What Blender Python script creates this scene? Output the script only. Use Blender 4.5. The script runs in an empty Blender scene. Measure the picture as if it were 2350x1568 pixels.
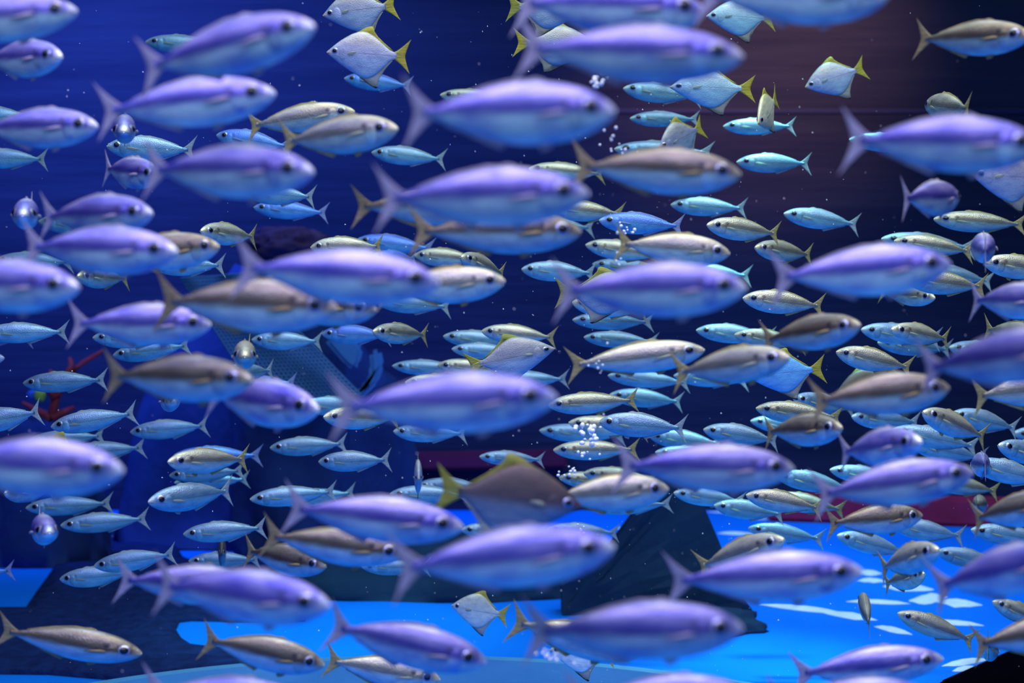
import bpy, bmesh, math, random
from mathutils import Vector, Matrix, noise

# ------------------------------------------------------------------ camera, world, lights, exposure
sc = bpy.context.scene
FPX = 3264.0                      # focal length in pixels of the 2350x1568 frame
CX, CY = 1175.0, 784.0
FLOOR_Z = -0.83
BACK_Y = 7.0

cam_d = bpy.data.cameras.new('camera')
cam = bpy.data.objects.new('camera', cam_d)
sc.collection.objects.link(cam)
cam_d.sensor_width = 36.0
cam_d.lens = 36.0 * FPX / 2350.0
cam.location = (0, 0, 0)
cam.rotation_euler = (math.pi / 2, 0, 0)
cam_d.clip_start = 0.02
cam_d.dof.use_dof = True
cam_d.dof.focus_distance = 2.75
cam_d.dof.aperture_fstop = 3.9
sc.camera = cam

w = bpy.data.worlds.new('visitor_hall_glow')
sc.world = w
w.use_nodes = True
bg = w.node_tree.nodes['Background']
bg.inputs[0].default_value = (0.36, 0.62, 1.0, 1)
bg.inputs[1].default_value = 0.58

def area(name, loc, target, sx, sy, col, watts, spread=math.pi):
    d = bpy.data.lights.new(name, 'AREA')
    d.shape = 'RECTANGLE'; d.size = sx; d.size_y = sy
    d.color = col; d.energy = watts; d.spread = spread
    o = bpy.data.objects.new(name, d); sc.collection.objects.link(o)
    o.location = loc
    o.rotation_euler = (Vector(target) - Vector(loc)).to_track_quat('-Z', 'Y').to_euler()
    return o

def spot(name, loc, target, col, watts, ang, blend=0.8, r=0.1):
    d = bpy.data.lights.new(name, 'SPOT')
    d.color = col; d.energy = watts; d.spot_size = math.radians(ang); d.spot_blend = blend
    d.shadow_soft_size = r
    o = bpy.data.objects.new(name, d); sc.collection.objects.link(o)
    o.location = loc
    o.rotation_euler = (Vector(target) - Vector(loc)).to_track_quat('-Z', 'Y').to_euler()
    return o

area('lamp_violet_front', (0.1, 0.55, 1.35), (0.1, 1.25, 0), 2.6, 0.6, (0.60, 0.56, 1.0), 15.0, math.radians(95))
area('lamp_white_middle', (0.5, 1.75, 1.9), (0.4, 2.3, 0), 2.6, 0.8, (1.0, 0.88, 0.66), 14, math.radians(110))
area('fill_cyan_rear', (0.5, 2.5, 1.9), (0.5, 3.0, -0.3), 3.2, 1.0, (0.58, 0.98, 0.92), 18, math.radians(110))  # added, unseen: tints the far fish cyan in place of the water
area('lamp_blue_floor', (1.3, 5.2, 1.7), (1.1, 5.2, FLOOR_Z), 2.2, 1.6, (0.26, 0.52, 1.0), 30, math.radians(110))
spot('lamp_blue_left', (-2.0, 1.2, 1.9), (-1.0, 2.2, -0.1), (0.30, 0.34, 1.0), 60, 75)
spot('lamp_warm_wall', (1.0, 4.6, 2.7), (1.15, 6.98, 1.62), (1.0, 0.46, 0.30), 560, 44, 1.0)
spot('lamp_blue_wall', (-2.2, 5.0, 2.4), (-1.7, 6.9, 0.6), (0.07, 0.17, 1.0), 900, 105, 1.0)
spot('lamp_cyan_floor', (0.75, 3.4, 1.6), (0.62, 3.62, FLOOR_Z), (0.30, 0.95, 1.0), 330, 26, 1.0)
spot('lamp_cyan_floor_left', (-0.9, 3.6, 1.6), (-0.55, 4.05, FLOOR_Z), (0.30, 0.95, 1.0), 190, 30, 1.0)

vs = sc.view_settings
sc.display_settings.display_device = 'sRGB'
vs.view_transform = 'Standard'
vs.look = 'None'
vs.exposure = 0.0
vs.gamma = 1.0
vs.use_curve_mapping = False

# ------------------------------------------------------------------ helpers
COL = sc.collection.objects

def at(px, py, d):
    """the point at distance d in front of the camera seen at a pixel"""
    return Vector(((px - CX) / FPX * d, d, (CY - py) / FPX * d))

def on_floor(px, py, z=FLOOR_Z):
    d = z / ((CY - py) / FPX)
    return Vector(((px - CX) / FPX * d, d, z))

def link(name, me, parent=None, mat=None):
    o = bpy.data.objects.new(name, me)
    COL.link(o)
    if mat is not None and me is not None and not me.materials:
        me.materials.append(mat)
    if parent is not None:
        o.parent = parent
    return o

def mesh(name, verts, faces, smooth=True, mat=None):
    me = bpy.data.meshes.new(name)
    me.from_pydata([tuple(v) for v in verts], [], faces)
    if smooth:
        me.polygons.foreach_set('use_smooth', [True] * len(me.polygons))
    if mat is not None:
        me.materials.append(mat)
    me.update()
    return me

def bm_mesh(name, bm, mat=None, smooth=False):
    me = bpy.data.meshes.new(name)
    bmesh.ops.recalc_face_normals(bm, faces=bm.faces[:])
    bm.to_mesh(me); bm.free()
    if smooth:
        me.polygons.foreach_set('use_smooth', [True] * len(me.polygons))
    if mat is not None:
        me.materials.append(mat)
    return me

def bm_box(bm, c, s, rot=None):
    m = Matrix.Translation(c)
    if rot is not None:
        m = m @ rot
    m = m @ Matrix.Diagonal((s[0], s[1], s[2], 1))
    bmesh.ops.create_cube(bm, size=1.0, matrix=m)

def tag(o, label=None, cat=None, group=None, kind=None):
    if label: o['label'] = label
    if cat: o['category'] = cat
    if group: o['group'] = group
    if kind: o['kind'] = kind
    return o

# ------------------------------------------------------------------ materials
def new_mat(name):
    m = bpy.data.materials.new(name); m.use_nodes = True
    nt = m.node_tree
    return m, nt, nt.nodes['Principled BSDF'], nt.nodes['Material Output']

def ramp(nt, stops, interp='LINEAR'):
    n = nt.nodes.new('ShaderNodeValToRGB')
    cr = n.color_ramp; cr.interpolation = interp
    while len(cr.elements) < len(stops):
        cr.elements.new(0.5)
    for e, (p, c) in zip(cr.elements, stops):
        e.position = p; e.color = (*c, 1)
    return n

def noisy(nt, scale, detail=4, map_scale=(1, 1, 1), coord='Object'):
    tc = nt.nodes.new('ShaderNodeTexCoord')
    mp = nt.nodes.new('ShaderNodeMapping'); mp.inputs['Scale'].default_value = map_scale
    nz = nt.nodes.new('ShaderNodeTexNoise'); nz.inputs['Scale'].default_value = scale; nz.inputs['Detail'].default_value = detail
    nt.links.new(tc.outputs[coord], mp.inputs['Vector']); nt.links.new(mp.outputs[0], nz.inputs['Vector'])
    return nz

def rough_mat(name, a, b, scale=3, rough=0.85, bump=0.4, map_scale=(1, 1, 1), spec=0.2):
    m, nt, p, out = new_mat(name)
    nz = noisy(nt, scale, 6, map_scale)
    r = ramp(nt, [(0.3, a), (0.7, b)])
    nt.links.new(nz.outputs['Fac'], r.inputs[0]); nt.links.new(r.outputs[0], p.inputs['Base Color'])
    bp = nt.nodes.new('ShaderNodeBump'); bp.inputs['Strength'].default_value = bump; bp.inputs['Distance'].default_value = 0.03
    nt.links.new(nz.outputs['Fac'], bp.inputs['Height']); nt.links.new(bp.outputs[0], p.inputs['Normal'])
    p.inputs['Roughness'].default_value = rough
    p.inputs['Specular IOR Level'].default_value = spec
    return m

def plain_mat(name, col, rough=0.5, metal=0.0, spec=0.5):
    m, nt, p, out = new_mat(name)
    nz = noisy(nt, 8, 3)
    r = ramp(nt, [(0.3, tuple(c * 0.85 for c in col)), (0.7, tuple(min(1, c * 1.1) for c in col))])
    nt.links.new(nz.outputs['Fac'], r.inputs[0]); nt.links.new(r.outputs[0], p.inputs['Base Color'])
    p.inputs['Roughness'].default_value = rough; p.inputs['Metallic'].default_value = metal
    p.inputs['Specular IOR Level'].default_value = spec
    return m

def scaled(nt, sock, k):
    n = nt.nodes.new('ShaderNodeMath'); n.operation = 'MULTIPLY'; nt.links.new(sock, n.inputs[0]); n.inputs[1].default_value = k
    return n.outputs[0]

def body_mat(name, top, back, stripe, lower, belly, snout, z0, z1, metal=0.42, rough=0.32, blotch=0.0, patchy=False):
    """scaled skin: colours by height on the body, fine scale relief, drawn-out mottling"""
    m, nt, p, out = new_mat(name)
    L = nt.links
    tc = nt.nodes.new('ShaderNodeTexCoord')
    sx = nt.nodes.new('ShaderNodeSeparateXYZ'); L.new(tc.outputs['Object'], sx.inputs[0])
    nz = noisy(nt, 5, 4, (1.2, 1, 4))
    info = nt.nodes.new('ShaderNodeObjectInfo')
    # wavering of the colour bands
    ma = nt.nodes.new('ShaderNodeMath'); ma.operation = 'MULTIPLY_ADD'
    L.new(nz.outputs['Fac'], ma.inputs[0]); ma.inputs[1].default_value = 0.05; ma.inputs[2].default_value = -0.025
    ad = nt.nodes.new('ShaderNodeMath'); ad.operation = 'ADD'
    L.new(sx.outputs['Z'], ad.inputs[0]); L.new(ma.outputs[0], ad.inputs[1])
    mr = nt.nodes.new('ShaderNodeMapRange')
    mr.inputs['From Min'].default_value = z0; mr.inputs['From Max'].default_value = z1
    L.new(ad.outputs[0], mr.inputs['Value'])
    r = ramp(nt, [(0.0, belly), (0.20, lower), (0.38, lower), (0.53, stripe), (0.59, stripe), (0.78, back), (0.90, back), (1.0, top)])
    L.new(mr.outputs[0], r.inputs[0])
    # pale snout
    ms = nt.nodes.new('ShaderNodeMapRange')
    ms.inputs['From Min'].default_value = 0.43; ms.inputs['From Max'].default_value = 0.49
    L.new(sx.outputs['X'], ms.inputs['Value'])
    mx = nt.nodes.new('ShaderNodeMixRGB'); L.new(ms.outputs[0], mx.inputs[0]); L.new(r.outputs[0], mx.inputs[1]); mx.inputs[2].default_value = (*snout, 1)
    # mottling along the flank and between individuals
    n2 = noisy(nt, 5 if patchy else 9, 4, (1.0, 1, 2.4))
    n2.noise_dimensions = '4D'
    L.new(info.outputs['Random'], n2.inputs['W']) if not patchy else L.new(scaled(nt, info.outputs['Random'], 40), n2.inputs['W'])
    r2 = ramp(nt, [(0.32, (0.50, 0.52, 0.88)), (0.50, (1, 1, 1)), (0.68, (1.35, 1.30, 1.12))] if patchy else [(0.30, (0.72, 0.74, 0.86)), (0.52, (1, 1, 1)), (0.72, (1.2, 1.15, 1.1))])
    L.new(n2.outputs['Fac'], r2.inputs[0])
    mu = nt.nodes.new('ShaderNodeMixRGB'); mu.blend_type = 'MULTIPLY'; mu.inputs[0].default_value = 1
    # dark blotch behind the gill cover
    vd = nt.nodes.new('ShaderNodeVectorMath'); vd.operation = 'DISTANCE'
    cb = nt.nodes.new('ShaderNodeCombineXYZ'); L.new(sx.outputs['X'], cb.inputs[0]); L.new(sx.outputs['Z'], cb.inputs[2])
    L.new(cb.outputs[0], vd.inputs[0]); vd.inputs[1].default_value = (0.262, 0, 0.034)
    mb = nt.nodes.new('ShaderNodeMapRange'); mb.inputs['From Min'].default_value = 0.010; mb.inputs['From Max'].default_value = 0.030
    mb.inputs['To Min'].default_value = blotch; mb.inputs['To Max'].default_value = 0.0
    L.new(vd.outputs['Value'], mb.inputs['Value'])
    mk = nt.nodes.new('ShaderNodeMixRGB'); L.new(mb.outputs[0], mk.inputs[0]); L.new(mx.outputs[0], mk.inputs[1]); mk.inputs[2].default_value = (.05, .035, .05, 1)
    L.new(mk.outputs[0], mu.inputs[1]); L.new(r2.outputs[0], mu.inputs[2])
    # thin dark lateral line behind the gills
    la = nt.nodes.new('ShaderNodeMath'); la.operation = 'SUBTRACT'; L.new(sx.outputs['Z'], la.inputs[0]); la.inputs[1].default_value = -0.004
    lb = nt.nodes.new('ShaderNodeMath'); lb.operation = 'ABSOLUTE'; L.new(la.outputs[0], lb.inputs[0])
    lc = nt.nodes.new('ShaderNodeMapRange'); lc.inputs['From Min'].default_value = 0.002; lc.inputs['From Max'].default_value = 0.007
    lc.inputs['To Min'].default_value = 0.55; lc.inputs['To Max'].default_value = 0.0; L.new(lb.outputs[0], lc.inputs['Value'])
    ld = nt.nodes.new('ShaderNodeMapRange'); ld.inputs['From Min'].default_value = 0.22; ld.inputs['From Max'].default_value = 0.05
    L.new(sx.outputs['X'], ld.inputs['Value'])
    le = nt.nodes.new('ShaderNodeMath'); le.operation = 'MULTIPLY'; L.new(lc.outputs[0], le.inputs[0]); L.new(ld.outputs[0], le.inputs[1])
    lm = nt.nodes.new('ShaderNodeMixRGB'); L.new(le.outputs[0], lm.inputs[0]); L.new(mu.outputs[0], lm.inputs[1]); lm.inputs[2].default_value = (.06, .10, .18, 1)
    mu = lm
    hs = nt.nodes.new('ShaderNodeHueSaturation')
    rv = nt.nodes.new('ShaderNodeMapRange'); rv.inputs['To Min'].default_value = 0.82; rv.inputs['To Max'].default_value = 1.14
    L.new(info.outputs['Random'], rv.inputs['Value']); L.new(rv.outputs[0], hs.inputs['Value'])
    L.new(mu.outputs[0], hs.inputs['Color'])
    L.new(hs.outputs[0], p.inputs['Base Color'])
    vo = nt.nodes.new('ShaderNodeTexVoronoi'); vo.inputs['Scale'].default_value = 85
    L.new(tc.outputs['Object'], vo.inputs['Vector'])
    bp = nt.nodes.new('ShaderNodeBump'); bp.inputs['Strength'].default_value = 0.18; bp.inputs['Distance'].default_value = 0.004
    L.new(vo.outputs['Distance'], bp.inputs['Height']); L.new(bp.outputs[0], p.inputs['Normal'])
    p.inputs['Metallic'].default_value = metal; p.inputs['Roughness'].default_value = rough
    return m

def fin_mat(name, col, tip, transp=0.10, axis='X'):
    m, nt, p, out = new_mat(name)
    L = nt.links
    nz = noisy(nt, 3, 3, (1, 1, 26))
    r = ramp(nt, [(0.3, tuple(c * 0.7 for c in col)), (0.55, col), (0.8, tip)])
    L.new(nz.outputs['Fac'], r.inputs[0]); L.new(r.outputs[0], p.inputs['Base Color'])
    p.inputs['Roughness'].default_value = 0.5
    tl = nt.nodes.new('ShaderNodeBsdfTranslucent'); L.new(r.outputs[0], tl.inputs['Color'])
    tr = nt.nodes.new('ShaderNodeBsdfTransparent')
    m1 = nt.nodes.new('ShaderNodeMixShader'); m1.inputs[0].default_value = 0.4
    L.new(p.outputs[0], m1.inputs[1]); L.new(tl.outputs[0], m1.inputs[2])
    m2 = nt.nodes.new('ShaderNodeMixShader'); m2.inputs[0].default_value = transp
    L.new(m1.outputs[0], m2.inputs[1]); L.new(tr.outputs[0], m2.inputs[2])
    L.new(m2.outputs[0], out.inputs['Surface'])
    return m

SCAD = {  # top, back, stripe, lower, belly, snout
 'V': ((.62,.57,.74),(.34,.29,.66),(.075,.065,.33),(.36,.52,.64),(.50,.74,.76),(.85,.84,.88)),  # near fish: violet light sheen and lit back put into the colours
 'B': ((.52,.46,.46),(.30,.24,.18),(.10,.075,.055),(.34,.54,.62),(.42,.70,.74),(.62,.54,.38)),
 'S': ((.52,.42,.28),(.54,.48,.38),(.20,.20,.17),(.34,.54,.56),(.34,.64,.66),(.80,.72,.48)),
 'C': ((.42,.46,.56),(.26,.37,.54),(.13,.29,.43),(.19,.45,.56),(.30,.65,.68),(.58,.66,.58)),  # far fish: blue tint of the water put into the colours
 'D': ((.22,.30,.80),(.11,.20,.74),(.08,.22,.60),(.12,.40,.66),(.20,.58,.70),(.44,.58,.74)),
}
FINS = {'V': ((.52,.46,.60),(.62,.56,.66)), 'B': ((.44,.34,.18),(.56,.46,.30)), 'S': ((.50,.42,.18),(.62,.54,.28)),
        'C': ((.42,.52,.56),(.56,.60,.52)), 'D': ((.36,.42,.70),(.50,.52,.62))}
MOONY = {
 'W': ((.55,.50,.30),(.48,.50,.46),(.50,.56,.56),(.64,.74,.70),(.68,.80,.74),(.50,.45,.34)),
 'V': ((.16,.11,.08),(.13,.09,.08),(.11,.08,.09),(.18,.27,.38),(.28,.46,.56),(.10,.06,.06)),
 'Y': ((.72,.62,.20),(.72,.66,.44),(.74,.68,.50),(.74,.66,.46),(.76,.64,.30),(.72,.56,.24)),
 'B': ((.44,.42,.38),(.34,.32,.36),(.28,.28,.34),(.30,.42,.58),(.36,.56,.68),(.46,.40,.40)),
 'S': ((.52,.44,.38),(.44,.40,.44),(.34,.36,.54),(.30,.42,.62),(.40,.62,.66),(.56,.44,.34)),
 'C': ((.46,.48,.56),(.42,.48,.60),(.30,.46,.62),(.26,.50,.68),(.36,.66,.74),(.50,.52,.50)),
 'D': ((.20,.42,.72),(.16,.44,.78),(.14,.44,.80),(.16,.48,.80),(.22,.56,.82),(.30,.50,.72)),
}
M = {}
for k, c in SCAD.items():
    M['scad' + k] = body_mat('scad_skin_' + k, *c, -0.14, 0.13, blotch={'V': .45, 'B': .8, 'S': .75}.get(k, .35), patchy=(k == 'V'))
    M['fin' + k] = fin_mat('scad_fin_' + k, *FINS[k])
for k, c in MOONY.items():
    M['moony' + k] = body_mat('moony_skin_' + k, *c, -0.30, 0.28, 0.3, 0.42)
M['yellow_fin'] = fin_mat('yellow_fin', (.62, .52, .06), (.75, .66, .14), 0.12)
M['olive_fin'] = fin_mat('olive_fin', (.44, .42, .06), (.56, .54, .12), 0.12)
M['moony_anal'] = fin_mat('moony_anal_fin', (.46, .46, .40), (.55, .52, .34), 0.3)
M['black_edge'] = plain_mat('black_fin_edge', (.012, .012, .02), 0.6)
M['iris'] = plain_mat('silver_iris', (.34, .34, .50), 0.2, 0.5)
M['pupil'] = plain_mat('black_pupil', (.004, .004, .010), 0.12)
M['mouth'] = plain_mat('dark_mouth_line', (.10, .08, .10), 0.6)
M['pectoral'] = fin_mat('pale_pectoral_fin', (.50, .54, .46), (.62, .64, .54), 0.35)
M['bubble'] = plain_mat('bright_air_bubble', (.95, .96, 1.0), 0.08, 0.0, 1.0)
M['speck'] = plain_mat('drifting_speck', (.75, .75, .80), 0.6)
# ------------------------------------------------------------------ the tank
M['wall'] = rough_mat('dark_painted_wall', (.013, .018, .050), (.026, .030, .068), 1.6, 0.9, 1.0, (0.5, 1, 5))
M['wall_side'] = rough_mat('dark_side_wall', (.02, .025, .08), (.03, .035, .10), 2)
M['floor'] = rough_mat('blue_painted_floor', (.002, .15, .70), (.004, .22, .82), 2.2, 0.7, 0.12, (1, 0.5, 1), 0.05)
M['streak_light'] = rough_mat('painted_light_streak', (.62, .74, .82), (.75, .85, .90), 20, 0.8, 0.3)
M['rock'] = rough_mat('dark_teal_rock', (.003, .020, .060), (.008, .036, .085), 5, 0.85, 0.8)
M['rock_navy'] = rough_mat('dark_navy_rock', (.008, .024, .12), (.016, .042, .17), 5, 0.85, 0.8)
M['floor_shade'] = rough_mat('dark_navy_floor_shade', (.002, .010, .07), (.006, .026, .13), 26, 0.9, 0.8)
M['rock_mauve'] = rough_mat('mauve_crusted_rock', (.06, .03, .10), (.11, .05, .14), 8, 0.85, 0.8)
M['rock_blue'] = rough_mat('pale_blue_rock', (.06, .20, .55), (.09, .28, .62), 4, 0.8, 0.5)
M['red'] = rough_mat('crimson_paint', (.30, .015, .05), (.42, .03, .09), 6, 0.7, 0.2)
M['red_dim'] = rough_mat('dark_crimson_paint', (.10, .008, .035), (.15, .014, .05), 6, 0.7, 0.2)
M['mauve'] = rough_mat('mauve_panel', (.13, .10, .17), (.17, .13, .20), 4, 0.8, 0.2)
M['coral'] = rough_mat('red_coral_skin', (.26, .02, .04), (.36, .05, .06), 20, 0.8, 0.5)
M['net'] = plain_mat('blue_net_cord', (.05, .16, .34), 0.7)
M['ledge'] = rough_mat('ribbed_ledge', (.05, .24, .48), (.10, .34, .58), 6, 0.6, 0.2, (0.4, 0.4, 1))
M['black'] = plain_mat('black_kerb', (.0012, .0012, .003), 1.0, 0.0, 0.0)
M['sponge_green'] = rough_mat('green_sponge', (.25, .38, .06), (.36, .50, .10), 20)
M['sponge_blue'] = rough_mat('blue_sponge', (.03, .10, .60), (.05, .16, .75), 20)

def box_obj(name, lo, hi, mat, parent=None, bevel=0.0):
    bm = bmesh.new()
    c = [(a + b) / 2 for a, b in zip(lo, hi)]; s = [b - a for a, b in zip(lo, hi)]
    bm_box(bm, c, s)
    if bevel:
        bmesh.ops.bevel(bm, geom=bm.edges[:], offset=bevel, segments=2, affect='EDGES', profile=0.5)
    return link(name, bm_mesh(name, bm, mat), parent)

# floor, walls (the top is the open water surface, the front the viewing window)
floor = tag(box_obj('floor', (-3.2, -0.6, FLOOR_Z - 0.1), (3.2, BACK_Y + 0.2, FLOOR_Z), M['floor']), kind='structure')
wb = tag(box_obj('wall_back', (-3.2, BACK_Y + 0.04, FLOOR_Z), (3.2, BACK_Y + 0.2, 3.0), M['wall']), kind='structure')
seam = 1.135
box_obj('panel', (-3.2, BACK_Y, FLOOR_Z), (3.2, BACK_Y + 0.05, 3.0), M['wall'], wb, 0.006)
box_obj('batten', (0.42, BACK_Y - 0.008, seam - 0.012), (3.2, BACK_Y, seam + 0.012), M['wall_side'], wb, 0.002)
tag(box_obj('wall_left', (-3.3, -0.6, FLOOR_Z), (-3.2, BACK_Y + 0.2, 3.0), M['wall_side']), kind='structure')
tag(box_obj('wall_right', (3.2, -0.6, FLOOR_Z), (3.3, BACK_Y + 0.2, 3.0), M['wall_side']), kind='structure')

# caustic light streaks on the blue floor, put in as pale patches
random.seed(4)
STREAKS = [(2085,1350,120,22,4),(2130,1375,90,26,-6),(1840,1398,200,12,6),(1950,1415,130,16,8),(2050,1448,90,10,12),(2015,1384,150,8,2),
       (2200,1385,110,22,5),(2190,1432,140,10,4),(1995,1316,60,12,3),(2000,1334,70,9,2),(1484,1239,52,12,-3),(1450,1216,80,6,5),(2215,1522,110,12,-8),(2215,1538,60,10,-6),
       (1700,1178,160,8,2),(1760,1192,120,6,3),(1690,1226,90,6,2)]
for (px, py, wpx, hpx, tilt) in STREAKS:
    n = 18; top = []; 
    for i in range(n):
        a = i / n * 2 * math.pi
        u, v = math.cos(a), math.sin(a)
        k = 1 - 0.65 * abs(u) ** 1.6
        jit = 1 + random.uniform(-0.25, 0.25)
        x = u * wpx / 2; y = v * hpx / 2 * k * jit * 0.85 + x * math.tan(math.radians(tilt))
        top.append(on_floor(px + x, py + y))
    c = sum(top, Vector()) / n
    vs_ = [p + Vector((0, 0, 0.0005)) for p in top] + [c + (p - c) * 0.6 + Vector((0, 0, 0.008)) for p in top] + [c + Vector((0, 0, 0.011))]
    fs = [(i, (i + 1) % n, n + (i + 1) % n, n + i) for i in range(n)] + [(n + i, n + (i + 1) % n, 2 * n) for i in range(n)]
    link('light_streak', mesh('light_streak', vs_, fs, True, M['streak_light']), floor)

def rock(name, label, c, r, seed, mat, amp=0.22, freq=1.6, cat='rock', group=None, flat=True, sub=4, rz=0.0):
    """a boulder: noise-shaped, its underside resting on the floor"""
    bm = bmesh.new()
    bmesh.ops.create_icosphere(bm, subdivisions=sub, radius=1.0)
    off = Vector((seed * 7.3, seed * 3.1, seed * 1.7))
    R = Matrix.Rotation(rz, 3, 'Z')
    for v in bm.verts:
        p = v.co.copy()
        k = 1 + amp * noise.noise(p * freq + off) + amp * 0.45 * noise.noise(p * freq * 2.7 + off) + amp * 0.2 * noise.noise(p * freq * 6 + off)
        q = R @ Vector((p.x * k * r[0], p.y * k * r[1], p.z * k * r[2])) + Vector(c)
        if flat and q.z < FLOOR_Z + 0.001:
            q.z = FLOOR_Z + 0.001
        v.co = q
    o = link(name, bm_mesh(name, bm, mat, True))
    return tag(o, label, cat, group)

# dark reef behind the school
def at3(px, py, d): return tuple(at(px, py, d))
rock('reef_rock', 'large dark navy reef rock behind the school, left of centre', (at(620, 800, 6.0).x, 6.0, FLOOR_Z), (0.62, 0.36, 1.05), 3, M['rock_navy'], 0.26, 1.5)
rock('reef_rock', 'dark navy rock pillar behind the netting, left of centre', (at(660, 640, 5.4).x, 5.38, -0.38), (0.22, 0.14, 0.76), 8, M['rock_navy'], 0.3, 2.0)
rock('crusted_rock', 'purple crusted lump of rock on the reef crest, left of centre', tuple(at(655, 560, 5.2)), (0.15, 0.09, 0.06), 9, M['rock_mauve'], 0.4, 2.2, flat=False)
rock('reef_rock', 'dark teal rock lying low across the lower centre', (at(1020, 1380, 4.7).x, 4.74, FLOOR_Z), (0.62, 0.22, 0.175), 11, M['rock'], 0.2, 1.8)

rock('reef_rock', 'low dark rock at the foot of the fin-shaped rock', (at(1600, 1430, 4.1).x, 4.12, FLOOR_Z), (0.20, 0.12, 0.06), 52, M['rock'], 0.25, 2.0)
# dark sheet put in as shade over the left part of the floor
def floor_shade():
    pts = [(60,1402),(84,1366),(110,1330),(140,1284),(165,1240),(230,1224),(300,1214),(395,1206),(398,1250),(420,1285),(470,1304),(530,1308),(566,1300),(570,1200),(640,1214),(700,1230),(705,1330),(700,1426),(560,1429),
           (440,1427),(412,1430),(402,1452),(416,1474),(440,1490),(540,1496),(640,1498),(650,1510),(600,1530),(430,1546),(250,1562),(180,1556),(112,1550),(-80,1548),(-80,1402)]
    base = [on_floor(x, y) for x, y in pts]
    bm = bmesh.new()
    f = bm.faces.new([bm.verts.new(p + Vector((0, 0, 0.012))) for p in base])
    bmesh.ops.triangulate(bm, faces=[f])
    for _ in range(2):
        bmesh.ops.subdivide_edges(bm, edges=[e for e in bm.edges if e.calc_length() > 0.07], cuts=2, use_grid_fill=True)
        bmesh.ops.triangulate(bm, faces=bm.faces[:])
    for v in bm.verts:
        v.co.z += (0.012 * noise.noise(v.co * 6) + 0.010 * noise.noise(v.co * 17) + 0.006) if not v.is_boundary else 0.0
    ext = bmesh.ops.extrude_edge_only(bm, edges=[e for e in bm.edges if e.is_boundary])
    for g in ext['geom']:
        if isinstance(g, bmesh.types.BMVert):
            g.co.z = FLOOR_Z + 0.0005
    tag(link('floor_shade_sheet', bm_mesh('floor_shade_sheet', bm, M['floor_shade'], True)), 'dark navy sheet of painted shade over the floor at the lower left', 'floor_shade', None, 'stuff')
floor_shade()

# fin-shaped rock spire with its concave left side
def fin_rock():
    d = 4.30
    pts = [(1290,1348),(1340,1312),(1390,1285),(1440,1262),(1475,1236),(1498,1205),(1511,1170),(1517,1130),(1522,1092),(1545,1074),(1575,1080),(1595,1105),(1612,1150),(1634,1200),(1655,1250),(1672,1300),(1690,1345),(1712,1390),(1735,1440),(1290,1440)]
    outline = [at(x, y, d) for x, y in pts]
    for p in outline[-2:]:
        p.z = FLOOR_Z + 0.001
    bm = bmesh.new()
    f = bm.faces.new([bm.verts.new(p) for p in outline])
    bmesh.ops.triangulate(bm, faces=[f])
    bmesh.ops.subdivide_edges(bm, edges=bm.edges[:], cuts=3, use_grid_fill=True)
    bmesh.ops.triangulate(bm, faces=bm.faces[:])
    ext = bmesh.ops.extrude_face_region(bm, geom=bm.faces[:])
    ev = [g for g in ext['geom'] if isinstance(g, bmesh.types.BMVert)]
    for v in ev:
        v.co.y += 0.12
    bnd = bm.verts[:]
    for v in bnd:
        t = noise.noise(v.co * 9) * 0.02
        v.co.y += t + 0.10 * max(0.0, (v.co.z - FLOOR_Z)) * (1 if v.co.y < d + 0.06 else -1)
    o = link('fin_shaped_rock', bm_mesh('fin_shaped_rock', bm, M['rock'], False))
    tag(o, 'dark teal rock with an upright fin-like spire over blue floor', 'rock')
fin_rock()

# leaning plates on the reef
def plate(name, label, pts, d, th, mat, cat='coral'):
    bm = bmesh.new()
    f = bm.faces.new([bm.verts.new(at(x, y, d)) for x, y in pts])
    ext = bmesh.ops.extrude_face_region(bm, geom=[f])
    for g in ext['geom']:
        if isinstance(g, bmesh.types.BMVert):
            g.co.y += th
    bmesh.ops.bevel(bm, geom=bm.edges[:], offset=th * 0.3, segments=2, affect='EDGES')
    return tag(link(name, bm_mesh(name, bm, mat, False)), label, cat)
plate('plate_coral', 'broad blue plate coral leaning above the netting', [(740,778),(812,770),(832,800),(824,836),(812,852),(792,838),(764,806)], 5.16, 0.05, M['rock_blue'])
plate('plate_coral', 'narrow curved blue coral blade hanging right of the netting', [(846,806),(872,800),(880,840),(866,880),(828,918),(806,922),(800,908),(836,884),(850,850)], 5.18, 0.05, M['rock_blue'])

# knotted netting draped over the reef
def netting():
    bm = bmesh.new()
    A, B, Cc, Dd = at(420, 640, 5.1), at(560, 630, 5.12), at(830, 905, 5.08), at(600, 915, 5.05)
    nu, nv = 22, 34
    def P(u, v):
        p = (A * (1 - u) + B * u) * (1 - v) + (Dd * (1 - u) + Cc * u) * v
        p.y -= 0.03 + 0.02 * math.sin(u * 9) * math.cos(v * 7)
        return p
    def bar(p, q, r=0.0028):
        dr = (q - p); n = dr.normalized()
        a = n.orthogonal().normalized(); b = n.cross(a)
        vs_ = []
        for e in (p, q):
            for (i, j) in ((1, 1), (-1, 1), (-1, -1), (1, -1)):
                vs_.append(bm.verts.new(e + a * r * i + b * r * j))
        for i in range(4):
            bm.faces.new((vs_[i], vs_[(i + 1) % 4], vs_[4 + (i + 1) % 4], vs_[4 + i]))
    for i in range(nu + 1):
        for j in range(nv):
            bar(P(i / nu, j / nv), P(i / nu, (j + 1) / nv))
    for j in range(nv + 1):
        for i in range(nu):
            bar(P(i / nu, j / nv), P((i + 1) / nu, j / nv))
    tag(link('netting', bm_mesh('netting', bm, M['net'])), 'dark blue knotted netting draped over the reef, left of centre', 'net')
netting()

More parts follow.
